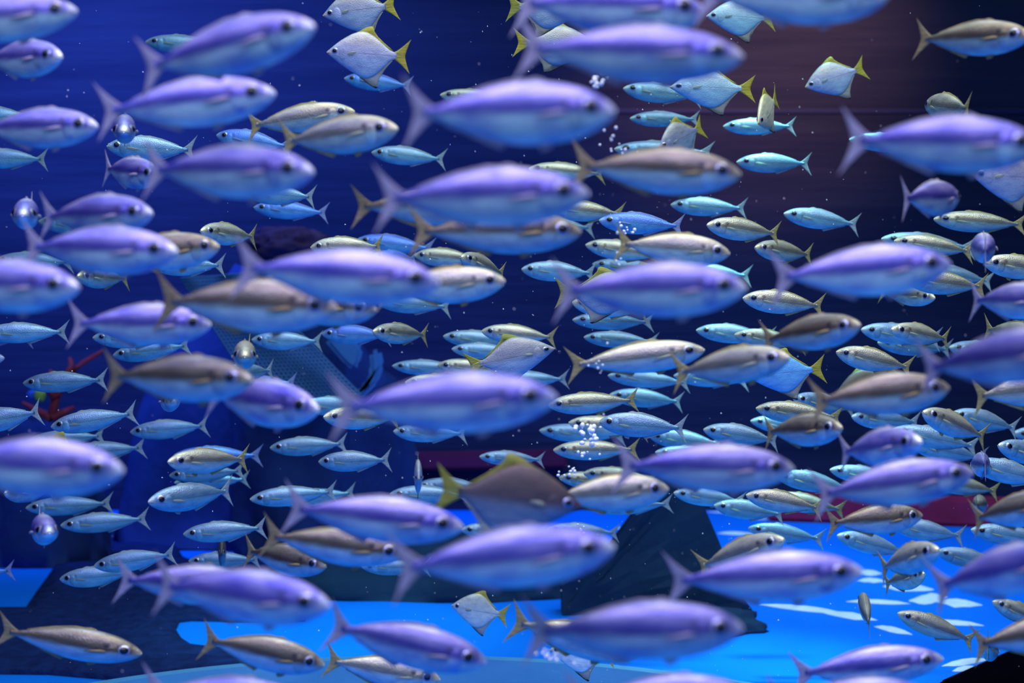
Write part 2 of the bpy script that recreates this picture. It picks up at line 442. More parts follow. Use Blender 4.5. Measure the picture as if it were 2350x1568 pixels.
def tube(bm, pts, radii, seg=8):
    rings = []
    for i, p in enumerate(pts):
        t = (pts[min(i + 1, len(pts) - 1)] - pts[max(i - 1, 0)]).normalized()
        a = t.orthogonal().normalized(); b = t.cross(a)
        rings.append([bm.verts.new(p + (a * math.cos(k / seg * 2 * math.pi) + b * math.sin(k / seg * 2 * math.pi)) * radii[i]) for k in range(seg)])
    for r0, r1 in zip(rings, rings[1:]):
        for k in range(seg):
            bm.faces.new((r0[k], r0[(k + 1) % seg], r1[(k + 1) % seg], r1[k]))
    bm.faces.new(rings[0]); bm.faces.new(rings[-1])

# branching red coral on a dark stump
def red_coral():
    root = link('red_coral', None); root.location = at(120, 960, 5.2)
    tag(root, 'branching red coral in the dark at the left, above small fish', 'coral')
    o = root.location.copy()
    for br in ([(118,960),(128,915),(150,868),(190,832),(236,806)], [(128,915),(105,880),(118,850)], [(150,868),(165,840),(160,822)],
               [(118,960),(80,940),(52,925)], [(118,960),(150,945),(170,935)]):
        bm = bmesh.new()
        pts = [at(x, y, 5.2 + 0.02 * i) - o for i, (x, y) in enumerate(br)]
        tube(bm, pts, [0.018 - 0.011 * i / (len(pts) - 1) for i in range(len(pts))])
        link('branch', bm_mesh('branch', bm, M['coral'], True), root)
red_coral()
rock('reef_rock', 'dark stump of rock beneath the red coral, left edge', (at(110, 1050, 5.35).x, 5.35, FLOOR_Z), (0.22, 0.16, 0.53), 44, M['rock_navy'], 0.25, 1.6)
rock('sponge', 'small green sponge glowing under the red coral', at3(92, 908, 5.05), (0.020, 0.018, 0.024), 2, M['sponge_green'], 0.2, 2, 'sponge', None, False, 3)
rock('sponge', 'small blue sponge left of the green one', at3(74, 906, 5.07), (0.020, 0.018, 0.018), 6, M['sponge_blue'], 0.2, 2, 'sponge', None, False, 3)

# crimson beams and the mauve panel near the back wall
def beam(name, label, a, b, h, th, mat, cat):
    bm = bmesh.new()
    a, b = Vector(a), Vector(b)
    d = b - a
    rot = d.to_track_quat('X', 'Z').to_matrix().to_4x4()
    bm_box(bm, (a + b) / 2, (d.length, th, h), rot)
    bmesh.ops.bevel(bm, geom=bm.edges[:], offset=min(h, th) * 0.15, segments=2, affect='EDGES')
    return tag(link(name, bm_mesh(name, bm, mat)), label, cat)
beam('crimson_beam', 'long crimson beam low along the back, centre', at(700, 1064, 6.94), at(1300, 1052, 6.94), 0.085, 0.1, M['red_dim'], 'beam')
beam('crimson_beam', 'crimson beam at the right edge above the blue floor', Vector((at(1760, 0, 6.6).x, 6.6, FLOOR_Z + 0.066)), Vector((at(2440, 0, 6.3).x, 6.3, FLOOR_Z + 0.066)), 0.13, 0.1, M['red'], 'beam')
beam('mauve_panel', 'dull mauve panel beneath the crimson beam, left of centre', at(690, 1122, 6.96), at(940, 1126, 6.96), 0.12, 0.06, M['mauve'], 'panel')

# low round ledge with grooves at the bottom of the picture
def ledge():
    root = link('round_ledge', None)
    c = Vector((at(980, 0, 3.6).x, 2.35, FLOOR_Z)); root.location = c
    tag(root, 'low round ledge with concentric ribs along the bottom edge', 'ledge')
    for k in range(5):
        bm = bmesh.new()
        r1 = 1.31 - k * 0.055; r0 = r1 - 0.047; hgt = 0.016 + 0.014 * k
        n = 72
        ring = []
        for i in range(n + 1):
            a = math.radians(20 + 140 * i / n)
            u = Vector((math.cos(a), math.sin(a), 0))
            ring.append([bm.verts.new(u * r0 + Vector((0, 0, 0.001))), bm.verts.new(u * r1 + Vector((0, 0, 0.001))),
                         bm.verts.new(u * (r1 - 0.006) + Vector((0, 0, hgt))), bm.verts.new(u * (r0 + 0.006) + Vector((0, 0, hgt)))])
        for A, B in zip(ring, ring[1:]):
            for j in range(4):
                bm.faces.new((A[j], A[(j + 1) % 4], B[(j + 1) % 4], B[j]))
        bm.faces.new(ring[0]); bm.faces.new(ring[-1])
        link('rib', bm_mesh('rib', bm, M['ledge']), root)
ledge()

# black kerb crossing the bottom right corner
p0, p1 = on_floor(2205, 1568), on_floor(2420, 1470)
def kerb():
    d = (p1 - p0); n = Vector((d.y, -d.x, 0)).normalized()
    a, b = p0 - d * 0.2, p1 + d * 0.6
    q = [a, b, b + n * 0.7, a + n * 0.7]
    bm = bmesh.new()
    lo = [bm.verts.new(v + Vector((0, 0, 0.001))) for v in q]; hi = [bm.verts.new(v + Vector((0, 0, 0.03))) for v in q]
    bm.faces.new(lo); bm.faces.new(hi)
    for i in range(4):
        bm.faces.new((lo[i], lo[(i + 1) % 4], hi[(i + 1) % 4], hi[i]))
    bmesh.ops.bevel(bm, geom=bm.edges[:], offset=0.006, segments=2, affect='EDGES')
    tag(link('black_kerb', bm_mesh('black_kerb', bm, M['black'])), 'black kerb cutting off the bottom right corner', 'kerb')
kerb()
# kind, tone, head x, head y, tail x, tail y, body height px, toward(+)/away(-), depth factor, what singles it out
FISH = [
# ---- large near fish -------------------------------------------------------
("s","V",722,60,316,160,128,1,1.0,"nose up, highest of those in the upper left"),
("s","V",636,214,214,258,113,1,1.0,"tail crossing above a head-on fish, upper left"),
("s","V",178,25,-215,62,108,1,1.0,"orange glint in its eye, top left corner"),
("s","V",142,130,-44,138,86,1,1.0,"blunt round head, just below the top left corner fish"),
("s","V",225,290,-62,296,92,1,1.0,"at the left edge, below the head-on fish level"),
("s","V",720,395,316,388,123,1,1.0,"wide dark eye, tail crossing a small upturned fish"),
("s","V",1620,28,1172,2,130,1,1.10,"cut by the top edge, beside a moony"),
("s","V",1705,130,1180,112,130,1,0.94,"most blurred at top centre, over the bubbles"),
("s","V",2040,-8,1590,-14,128,1,1.0,"only its belly showing at the top edge"),
("s","B",2366,82,2104,92,80,1,1.0,"right end of the top row, forked tail open"),
("s","V",1412,255,922,262,145,1,1.0,"big upper centre one whose nose reaches the bubbles"),
("s","B",1700,400,1306,380,106,1,1.0,"brown gold flank stripe, below the upper bubbles"),
("s","V",2386,335,1934,320,130,1,1.0,"at the right edge, under the rear-view fish"),
("s","V",1352,445,852,455,135,1,1.0,"centre of the frame, bright white glint under eye"),
("s","B",1335,532,934,530,100,1,1.05,"dark red-brown cheek, directly beneath the centre violet fish"),
("s","B",1130,472,804,475,84,1,1.0,"only tail showing behind the centre violet fish"),
("s","V",350,490,90,498,97,1,1.0,"orange edged back, right of the goggling fish"),
("s","V",408,578,46,566,110,1,1.0,"overlapping the orange edged one, left side"),
("s","B",505,566,232,590,86,1,1.05,"yellowish face poking out behind a violet head, left"),
("s","V",182,660,-195,648,120,1,1.0,"pale mottled cheek, middle of left edge"),
("s","V",484,745,152,742,97,1,1.0,"another fish's tail lying across its back, left"),
("s","B",775,708,352,690,122,1,1.14,"dull bronze, half covered by the biggest violet fish"),
("s","V",1010,650,534,612,125,1,0.98,"biggest left of centre, pinkish back, over the bronze one"),
("s","B",865,712,595,690,86,1,1.0,"only its pale blotched chin showing, left of centre"),
("s","S",1160,645,862,664,85,1,1.0,"big sharp eye, nose touching a curling yellow fish"),
("s","V",1712,660,1268,668,125,1,1.0,"long open tail over a yellow fin, right of centre"),
("s","V",2180,606,1764,638,116,1,1.0,"in the right middle, over two small tails"),
("s","V",2510,792,2104,848,122,1,0.97,"nose out of frame, right edge, tail down"),
("s","V",1278,912,752,935,138,1,1.0,"deep blue flank patch, centre, beneath a dark moony"),
("s","B",580,872,244,862,106,1,1.0,"dark brown back, below the frontal fish face"),
("s","V",732,940,462,902,108,1,1.12,"half hidden behind the brown backed one, left"),
("s","V",288,1080,-170,1058,134,1,1.0,"largest at the left edge, dorsal fin rising behind"),
("s","V",1825,1076,1400,1068,110,1,1.0,"reddish nose, lower right of the bubble column"),
("s","B",2180,890,1850,922,96,1,1.0,"grey tail of another lying over its gills, right"),
("s","V",2232,1084,1862,1136,102,1,1.0,"rising nose beside a round rear-view fish, lower right"),
("s","V",1062,1210,648,1163,106,1,1.0,"nose at the dark yellow-tailed moony, lower centre"),
("s","V",1410,1255,892,1306,138,1,1.0,"largest in the lower centre, under the dark moony"),
("s","V",758,1390,350,1340,124,1,1.0,"tail overlapping another tail, lower left"),
("s","V",600,1350,262,1330,92,1,1.0,"mostly hidden, only its tail and back show, lower left"),
("s","V",1978,1312,1522,1334,114,1,1.0,"over the bright blue floor, lower right, reddish"),
("s","V",2480,1272,2134,1350,112,1,1.0,"nose out of frame, right edge, above white streaks"),
("s","V",1708,1442,1192,1450,135,1,1.0,"largest at the bottom, right of the small moony"),
("s","V",1115,1520,745,1434,102,1,1.0,"diving nose down at the bottom centre"),
("s","V",2162,1512,1812,1546,88,1,1.0,"near the bottom right black corner"),
("s","V",1735,1604,1290,1612,122,1,1.0,"only its back showing at the bottom edge"),
("s","V",2150,1602,1750,1612,104,1,0.92,"purple back cut by bottom edge, under another"),
("s","V",720,1622,318,1584,106,1,1.0,"only a tail lobe showing at bottom left edge"),
# ---- mid distance fish -----------------------------------------------------
("s","S",815,256,562,290,68,1,1.0,"white nose, just above its twin, upper left"),
("s","S",913,295,640,326,87,1,1.0,"white nose, lower of the upper left pair"),
("s","S",1675,582,1408,558,76,1,1.0,"large dark eye, fins spread, centre right"),
("s","S",1617,803,1296,840,73,1,1.0,"long slim one over the bubbles, right of centre"),
("s","S",1812,820,1546,856,84,1,1.0,"eye beside a yellow tail, nose on the blue moony"),
("s","B",1975,746,1744,782,80,1,0.95,"golden tail, above the blue moony, right"),
("s","B",1933,982,1752,992,74,1,1.0,"golden tail over a small fish, orange eye rim, right"),
("s","V",2115,1014,1924,1040,88,1,1.0,"deep bodied, sharp eye, right of the golden tailed one"),
("s","B",2120,1182,1892,1204,68,1,1.0,"just above the bright blue floor, lower right"),
("s","S",1535,1122,1250,1142,86,1,1.03,"pale back, nose out between two larger fish, lower centre"),
("s","B",930,1272,598,1228,86,1,1.0,"yellow glint on its back, lower centre left"),
("s","B",748,1300,552,1264,70,1,1.0,"brown snout, sharp, below the yellow glint fish"),
("s","B",745,1527,460,1465,80,1,1.0,"brown back against bright cyan floor, bottom left"),
("s","S",1010,1560,742,1515,70,1,1.0,"beige tail under the diving violet fish, bottom"),
("s","S",1478,1502,1164,1424,84,1,1.12,"only tail and belly show behind the largest bottom fish"),
("s","S",1800,1238,1602,1302,70,1,1.0,"rising with a golden tail, beside the fin-shaped rock"),
("s","S",2155,1262,2010,1306,70,1,0.97,"twisting with its tail hanging, lower right"),
("s","S",2122,1318,2028,1340,52,1,1.06,"shadowed beneath the twisting one, lower right"),
("s","B",2436,1152,2228,1192,78,1,1.0,"tail only, at the right edge above the blue floor"),
("s","B",2500,1436,2224,1480,82,1,1.0,"tail at right edge, over a small yellow finned fish"),
("s","V",2420,690,2234,690,83,1,1.0,"tail towards us at the right edge, middle height"),
("s","S",2480,880,2226,912,80,1,1.12,"yellow tail showing beneath the right edge violet fish"),
("s","B",322,1500,-8,1446,74,1,1.0,"dim and long, gliding down at the bottom left"),
("s","V",2198,452,2068,456,82,-1,1.0,"swimming away with tail to us, upper right"),
("s","S",2125,240,2236,250,62,-1,1.0,"swimming away, yellow rim, upper right"),
# ---- head-on / rear views ---------------------------------------------------
("s","V",284,302,290,284,66,1,1.0,"upper left, under a violet tail"),
("s","V",52,494,74,484,72,1,1.0,"goggling at us near left edge, yellow fin down"),
("s","S",562,818,560,806,66,1,1.0,"frontal face with spiky dorsal fin, left of centre"),
("s","V",396,922,376,910,54,1,1.0,"purple flap under the brown backed one, left"),
("s","V",114,1222,76,1202,70,1,1.0,"frontal face with tail to the left, lower left"),
("s","V",916,1590,920,1580,68,1,1.0,"frontal, only the forehead above the bottom edge"),
("s","V",2254,560,2262,580,70,-1,1.0,"rear view, round and mauve, right side"),
("s","V",2246,1064,2262,1068,58,-1,1.1,"rear view, grey disc by a violet nose, right"),
("s","S",2252,1156,2240,1160,46,-1,1.1,"rear view, pinkish, in front of the red beam"),
("s","S",1979,1366,1996,1440,50,-1,1.0,"rear view, tail hanging straight down, over blue floor"),
("s","S",2274,1496,2266,1480,54,-1,1.1,"rear view, yellow fins, near the black corner"),
("s","V",366,402,228,386,72,1,1.0,"short looking, tail raised, crossed by a violet tail"),
("s","S",1057,590,1160,630,50,1,0.95,"curling yellowish, blunt face, centre"),
# ---- small far fish, upper left --------------------------------------------
("s","C",335,96,520,108,43,1,1.0,"alone at top left, tail behind the nose-up fish"),
("s","C",-90,262,98,276,48,1,1.0,"at left edge behind a violet back"),
("s","C",-72,362,114,366,46,1,1.0,"only its tail half in view, upper left edge"),
("s","C",247,336,452,346,56,1,1.0,"just under the frontal fish, upper left"),
("s","D",495,310,672,338,48,1,1.0,"behind the tails of the white nosed pair"),
("s","C",852,350,1026,366,43,1,1.0,"below the nose of the white nosed pair"),
("s","D",790,180,948,198,40,1,1.0,"behind the lower moony's belly, top"),
("s","S",1010,218,1190,236,42,1,1.0,"just its head above the big upper centre fish"),
("s","C",560,440,728,454,48,1,1.0,"tail showing beneath the wide dark eyed fish"),
("s","D",582,476,757,490,42,1,1.0,"left of centre, above the purple rock"),
("s","S",460,530,590,545,52,1,1.0,"big eye, nose at a bronze snout, left"),
("s","C",90,508,270,528,44,1,1.05,"snout under the orange edged fish's tail"),
("s","C",-12,598,174,602,44,1,1.0,"behind violet tails at the left edge, middle"),
("s","S",177,634,292,640,50,1,1.0,"big eye, below a violet belly, left"),
("s","C",345,608,520,610,48,1,1.0,"tail just over the net, left of centre"),
("s","S",713,568,882,566,50,1,1.0,"beige, above the biggest left violet back"),
("s","D",818,551,1000,572,44,1,1.05,"brightest blue, behind the beige one, centre"),
("s","D",852,590,962,594,36,1,1.0,"low blue sliver below the brightest blue one"),
("s","S",950,586,1108,596,43,1,1.0,"touching the curling yellowish fish, centre"),
("s","C",860,690,1038,706,44,1,1.0,"belly and tail under the big sharp eyed fish"),
("s","S",855,761,988,770,48,1,1.0,"beige with yellow snout, below the bronze belly"),
("s","D",738,766,900,770,44,1,1.0,"behind the beige yellow snouted one, above the net"),
("s","C",578,780,742,784,43,1,1.0,"right of the frontal spiky face, over the net"),
("s","C",500,862,634,850,46,1,1.0,"tail behind the frontal spiky face"),
("s","D",520,884,684,878,40,1,1.0,"blue tail just above a violet forehead, left"),
("s","C",215,775,398,778,46,1,1.0,"bright eye beneath the fish with a crossing tail, left"),
("s","C",260,816,440,792,45,1,1.0,"tilting up, right of the red coral"),
("s","C",-40,765,158,762,47,1,0.95,"tail by a violet tail, left edge, upper of two"),
("s","D",-110,768,78,774,44,1,1.05,"tail overlapped, left edge, lower of two"),
("s","V",12,822,-168,828,46,1,1.0,"only a nose tip at the left edge"),
("s","C",50,880,250,872,47,1,1.0,"bright eye, beneath the red coral"),
("s","C",-80,978,98,944,54,1,1.0,"rising tail, left edge, above the largest left fish"),
("s","C",116,980,316,948,50,1,1.0,"rising tail, right of the left edge pair"),
("s","C",297,992,486,976,44,1,1.0,"clear one in the dark gap, left"),
("s","C",150,1042,336,1027,44,1,1.0,"tail right of the largest left fish's back"),
("s","C",70,1012,242,1000,40,1,1.05,"tail tip above the largest left fish's forehead"),
("s","D",400,1046,604,1046,44,1,1.05,"rearmost of the stacked group, left"),
("s","S",385,1060,572,1054,58,1,0.95,"front one of the stacked group, lower left"),
("s","C",387,1092,566,1080,40,1,1.0,"under the stacked group's front fish"),
("s","C",402,1108,574,1100,36,1,1.06,"lowest sliver of the stacked group"),
("s","C",340,1152,540,1126,62,1,1.0,"deep bodied, below the stacked group, left"),
("s","V",10,1132,126,1122,50,1,1.0,"big eye, under the largest left edge fish"),
("s","C",60,1166,264,1154,44,1,1.0,"upper of two just above a frontal face, lower left"),
("s","C",140,1206,344,1190,45,1,1.0,"nose touching the frontal face, lower left"),
("s","C",620,1028,800,1018,43,1,1.0,"below the big violet tail, left of centre"),
("s","C",730,1060,900,1056,47,1,1.0,"in front of the red beam, left of centre"),
("s","C",903,990,1075,996,44,1,1.0,"below the blue flanked violet belly"),
("s","S",742,957,920,960,54,1,1.0,"crossed by the blue flanked fish's tail"),
("s","C",690,930,860,934,44,1,1.05,"between a violet nose and a violet tail, left"),
("s","C",575,1146,775,1128,45,1,1.0,"crossed by a pale tail, above the lower centre"),
("s","C",640,1152,820,1130,40,1,1.06,"tail tips up, behind the tail-crossed one"),
("s","C",422,1226,612,1212,47,1,1.0,"before the lit blue floor patch, upper one"),
("s","C",433,1288,602,1284,40,1,1.0,"before the lit blue floor patch, lower one"),
("s","C",213,1300,412,1270,47,1,1.0,"upper of the pair in the lower left dark"),
("s","C",135,1330,312,1316,46,1,1.0,"lower of the pair in the lower left dark"),
("s","D",-132,1322,34,1310,40,1,1.0,"pinkish tail before lit blue floor, left edge"),
# ---- small far fish, upper right --------------------------------------------
("s","C",1430,203,1612,224,46,1,1.0,"behind a moony's head, right of the upper bubbles"),
("s","C",1445,272,1608,274,36,1,1.0,"above the yellow finned moony, upper right"),
("s","C",1410,342,1642,350,44,1,1.0,"bubbles on its face, above the gold flanked fish"),
("s","C",1660,290,1828,290,38,1,1.0,"crossed by the cream yellow moony"),
("s","C",1690,372,1864,376,44,1,1.0,"right of the gold flanked fish's nose"),
("s","S",1213,388,1392,400,42,1,1.0,"head over the centre violet fish, behind a bronze tail"),
("s","S",1260,478,1436,492,48,1,1.0,"dark tail right of the centre violet nose"),
("s","D",1375,506,1572,520,50,1,1.0,"bubbles along its belly, right of centre"),
("s","C",1190,512,1368,524,42,1,1.08,"just a tail right of the red-brown cheek"),
("s","C",1540,470,1716,479,43,1,1.0,"clear, under the gold flanked nose"),
("s","S",1622,516,1792,538,52,1,1.0,"deep bodied, second row right of centre"),
("s","C",1797,490,1976,517,46,1,1.0,"clear and alone, right"),
("s","S",1344,562,1530,590,46,1,1.06,"yellow snout behind a tail, centre right"),
("s","S",1732,568,1866,586,48,1,1.0,"short one under the clear lone fish"),
("s","C",1360,606,1540,622,38,1,1.05,"bluish head just above the yellow dorsal fin"),
("s","C",1197,618,1370,628,46,1,1.0,"crossed by the long open violet tail"),
("s","C",1545,620,1728,634,44,1,1.05,"tail over the right of centre violet head"),
("s","S",1703,684,1898,704,54,1,1.0,"nose at the right of centre violet fish's cheek"),
("s","S",1313,694,1490,714,52,1,1.0,"eye beneath the long open violet tail"),
("s","C",1313,734,1504,740,40,1,0.97,"under the right of centre violet belly"),
("s","C",1340,774,1512,786,38,1,1.0,"above the long slim silver fish"),
("s","C",1598,758,1780,776,44,1,1.0,"left of the golden tailed fish"),
("s","S",1685,768,1852,790,44,1,0.96,"eye just left of the golden tail"),
("s","C",1395,862,1588,880,40,1,1.0,"under the long slim silver fish"),
("s","C",1545,862,1722,876,40,1,1.05,"belly below the fish nosing the blue moony"),
("s","C",1398,906,1572,924,42,1,1.04,"behind a tail, right of the blue flanked nose"),
("s","S",1257,930,1468,918,50,1,1.0,"nose under the blue flanked violet chin"),
("s","C",1238,988,1440,1002,42,1,1.05,"lowest left of the three by the white bubbles"),
("s","S",1305,970,1490,988,46,1,1.02,"second head of the three by the white bubbles"),
("s","C",1375,968,1578,984,56,1,0.95,"front one of the three by the white bubbles"),
("s","S",1270,1033,1470,1032,46,1,1.0,"golden snout, bubbles down its side"),
("s","C",1490,1000,1662,1020,44,1,1.05,"tail crossed, right of the white bubbles"),
("s","C",1615,986,1790,1012,48,1,1.0,"above the reddish nosed violet fish"),
("s","C",1503,1038,1682,1052,40,1,1.0,"head above the reddish nosed fish's back"),
("s","S",1735,937,1934,960,50,1,1.0,"below the blue moony's dark edge"),
("s","C",1722,966,1892,988,40,1,1.06,"behind the golden tail with the orange eye rim"),
("s","C",1100,1048,1252,1056,34,1,1.0,"just over the dark moony's back"),
("s","C",900,840,1078,848,36,1,1.06,"leftmost above the blue flanked back, centre"),
("s","S",1003,838,1182,852,42,1,1.0,"eye beside the dark moony's small yellow tail"),
("s","S",930,878,1110,888,48,1,0.98,"head over the blue flanked violet back"),
("s","C",1017,772,1192,786,40,1,1.02,"left of the yellow-snouted fish above the small dark moony"),
("s","S",1105,760,1280,776,45,1,0.97,"yellowish, above the small dark moony"),
("s","C",1037,801,1202,812,38,1,1.0,"nose left of the small dark moony's back"),
("s","C",1130,872,1308,870,40,1,1.0,"tail behind the small dark moony's chin"),
("s","C",1950,320,2132,336,42,1,1.0,"head under the right edge violet tail"),
("s","S",2145,503,2356,516,48,1,1.0,"long, right edge, below the cut-off moony"),
("s","C",2025,548,2240,570,46,1,1.04,"rear of two overlapping, above the right violet back"),
("s","S",2053,553,2238,578,48,1,0.97,"front of two overlapping, above the right violet back"),
("s","S",2257,602,2440,626,56,1,1.0,"yellow chin at the right edge"),
("s","C",2100,616,2280,648,44,1,1.0,"upper tail right of the right violet nose"),
("s","S",2075,640,2268,660,54,1,0.94,"lower tail right of the right violet nose"),
("s","S",2146,684,2016,668,48,1,1.0,"under the right violet belly, fin tips yellow"),
("s","S",2400,776,2256,754,58,1,1.05,"yellow tail behind the nose-out violet fish, right"),
("s","C",1975,756,2162,780,48,1,1.02,"left of two past the golden tailed fish's nose"),
("s","S",2045,756,2186,780,50,1,0.96,"right of two past the golden tailed fish's nose"),
("s","C",2013,786,2190,804,44,1,1.03,"below the two past the golden tailed nose"),
("s","S",1920,808,2096,846,54,1,1.0,"sloping, right of the blue moony's yellow tail"),
("s","C",2175,797,2342,816,44,1,1.02,"yellow rimmed eye over the nose-out violet tail"),
("s","C",1820,914,1962,940,46,1,1.0,"behind the blue moony's anal fin"),
("s","C",1952,956,2116,970,46,1,1.0,"below the fish with a tail over its gills"),
("s","S",2117,946,2266,1006,58,1,0.97,"yellowish, sloping down, right"),
("s","C",2182,948,2344,986,48,1,1.03,"behind the yellowish sloping one, right"),
("s","C",2050,986,2250,1028,50,1,1.05,"upper one behind the deep bodied violet fish, right"),
("s","C",2090,1018,2262,1054,48,1,1.05,"lower one behind the deep bodied violet fish, right"),
("s","C",2290,1022,2450,1062,54,1,0.98,"yellow rimmed head at right edge, lower"),
("s","C",2325,994,2500,1012,44,1,1.03,"yellow rimmed head at right edge, upper"),
("s","C",2228,1062,2420,1110,54,1,1.06,"behind the grey disc, right edge"),
("s","S",2130,1100,2296,1130,44,1,1.0,"tail over the red beam, right"),
("s","C",1905,1078,2082,1106,42,1,1.0,"above the rising violet back, lower right"),
("s","C",1780,1090,1962,1124,46,1,1.03,"behind the reddish nose, lower right"),
# ---- small far fish, lower right --------------------------------------------
("s","C",895,1134,1082,1138,44,1,1.0,"nose left of the dark moony's yellow-green tail"),
("s","C",956,1115,1132,1122,44,1,1.05,"eye at the dark moony's tail, upper"),
("s","C",1058,1215,1222,1226,40,1,1.0,"between a violet nose and the dark moony's fin"),
("s","C",1255,1215,1424,1224,38,1,1.0,"tail before the bright blue floor, under the dark moony"),
("s","C",830,1300,990,1302,38,1,1.0,"green-blue belly by a bronze nose, lower centre"),
("s","S",1283,1096,1462,1112,40,1,1.04,"left head by the lower bubbles, behind the dark moony"),
("s","S",1338,1086,1512,1102,42,1,0.99,"right head by the lower bubbles"),
("s","C",1360,1166,1546,1156,38,1,1.0,"belly below the pale backed fish, lower centre"),
("s","C",1545,1131,1712,1152,42,1,1.0,"over the fin-shaped rock, upper"),
("s","C",1638,1160,1802,1182,44,1,1.0,"over the fin-shaped rock, lower right"),
("s","S",1712,1136,1890,1168,50,1,0.97,"two-eyed look, left one, below the reddish nose"),
("s","S",1766,1140,1942,1172,44,1,1.02,"two-eyed look, right one, below the reddish nose"),
("s","C",1715,1212,1894,1238,42,1,1.0,"over the blue floor, left of the golden tail riser"),
("s","C",2050,1206,2214,1232,46,1,1.0,"tail over bright blue floor, lower right"),
("s","C",1918,1228,2092,1272,46,1,1.0,"behind the twisting fish, lower right"),
("s","C",2150,1266,2312,1302,44,1,1.0,"nose at the twisting fish's nose, lower right"),
("s","C",2230,1216,2420,1242,48,1,1.0,"at the right edge above the nose-out violet fish"),
("s","S",2062,1408,2240,1474,50,1,1.0,"sloping across the bright blue floor, bottom right"),
("s","S",2277,1380,2424,1442,46,1,1.0,"yellow speckled, right edge, bottom"),
# ---- moonies -----------------------------------------------------------------
("m","S",741,36,914,10,118,1,1.0,"cut by the top edge, above another"),
("m","S",750,120,942,130,130,1,1.0,"complete, spread tail, below the top edge one"),
("m","B",1350,18,1160,14,118,1,1.0,"yellow edge behind the topmost violet fish"),
("m","S",1372,108,1176,98,112,1,1.0,"behind the most blurred violet fish, top"),
("m","C",1620,37,1782,42,100,1,1.0,"at the nose of the cut-off violet fish, top"),
("m","C",1535,200,1736,204,108,1,1.0,"over a small blue fish, right of upper bubbles"),
("m","S",1848,200,1988,154,98,1,1.0,"alone with clear yellow fins, upper right"),
("m","Y",1739,284,1784,222,108,1,1.0,"nearly edge-on, upper right"),
("m","S",1512,340,1616,290,100,1,1.0,"nose down, bright yellow dorsal tip, upper right"),
("m","S",2231,402,2420,410,138,1,1.0,"cut by the right edge, under a violet belly"),
("m","B",1492,672,1272,672,120,1,1.0,"yellow dorsal above the right of centre violet back"),
("m","B",1555,650,1395,652,100,1,1.02,"green dorsal tip above the right of centre violet back"),
("m","D",1712,862,1894,846,112,1,1.0,"bright blue with yellow tail, right"),
("m","V",1336,1162,994,1122,205,1,1.0,"large and dark, lower centre"),
("m","B",1274,800,1066,842,112,1,1.0,"small and dark, above the blue flanked violet back"),
("m","V",50,1050,225,1060,130,1,1.0,"just fin tips over the largest left edge fish"),
("m","V",1918,908,2062,846,84,1,1.0,"purple with a yellow rim, right"),
("m","W",1262,1492,1412,1502,112,1,1.0,"black-edged fin by the bottom bubbles"),
("m","W",1036,1390,1168,1414,96,1,1.0,"whole, alone in the dark, bottom centre"),
("m","S",961,1100,958,1084,98,1,1.0,"edge-on spindle, left of the large dark moony"),
("m","V",508,1272,512,1256,96,1,1.0,"edge-on spindle, lower left"),
]
# ------------------------------------------------------------------ fish meshes (unit length, snout at x = +0.5, tail tip at x = -0.5)
def interp(tab, t):
    """smooth interpolation of (t, a, b, c) rows"""
    n = len(tab)
    i = 0
    while i < n - 2 and t > tab[i + 1][0]:
        i += 1
    p0, p1, p2, p3 = tab[max(i - 1, 0)], tab[i], tab[i + 1], tab[min(i + 2, n - 1)]
    h = p2[0] - p1[0]; s = min(max((t - p1[0]) / h, 0), 1)
    out = []
    for k in range(1, len(p1)):
        m1 = (p2[k] - p0[k]) / (p2[0] - p0[0]) * h if p2[0] != p0[0] else 0
        m2 = (p3[k] - p1[k]) / (p3[0] - p1[0]) * h if p3[0] != p1[0] else 0
        s2, s3 = s * s, s * s * s
        out.append((2*s3-3*s2+1)*p1[k] + (s3-2*s2+s)*m1 + (-2*s3+3*s2)*p2[k] + (s3-s2)*m2)
    return out

SCAD_TAB = [(0,.006,-.010,0.0078),(.012,.022,-.027,0.0182),(.04,.045,-.051,0.0325),(.09,.074,-.082,0.0481),(.15,.098,-.106,0.0585),(.20,.111,-.121,0.0650),(.28,.124,-.135,0.0702),(.36,.130,-.141,0.0715),(.44,.128,-.140,0.0676),(.52,.119,-.131,0.0611),(.60,.102,-.113,0.0520),(.68,.079,-.088,0.0403),(.75,.056,-.063,0.0264),(.80,.039,-.043,0.0207),(.84,.027,-.029,0.0161),(.87,.021,-.022,0.0126),(.90,.020,-.021,0.0069)]
MOONY_TAB = [(0,.006,-.008,.004),(.02,.026,-.024,.012),(.06,.066,-.056,.024),(.12,.122,-.102,.040),(.20,.184,-.160,.054),(.30,.246,-.224,.064),
             (.40,.278,-.276,.066),(.48,.270,-.298,.060),(.56,.226,-.276,.050),(.64,.162,-.208,.038),(.71,.100,-.132,.027),(.76,.062,-.076,.018),(.80,.045,-.048,.012),(.835,.042,-.044,.005)]

class Shape:
    def __init__(s, tab, bend):
        s.tab, s.bend, s.end = tab, bend, tab[-1][0]
    def sway(s, t):
        u = max(0.0, t - 0.25) / 0.75
        return s.bend * u * u
    def surf(s, t, z):
        """half width of the body at station t and height z"""
        top, bot, wd = interp(s.tab, t)
        zc = (top + bot) / 2; hh = (top - bot) / 2
        k = max(0.0, 1 - ((z - zc) / hh) ** 2)
        return wd * k ** 0.5
    def P(s, t, y, z):
        return Vector((0.5 - t, y + s.sway(t), z))

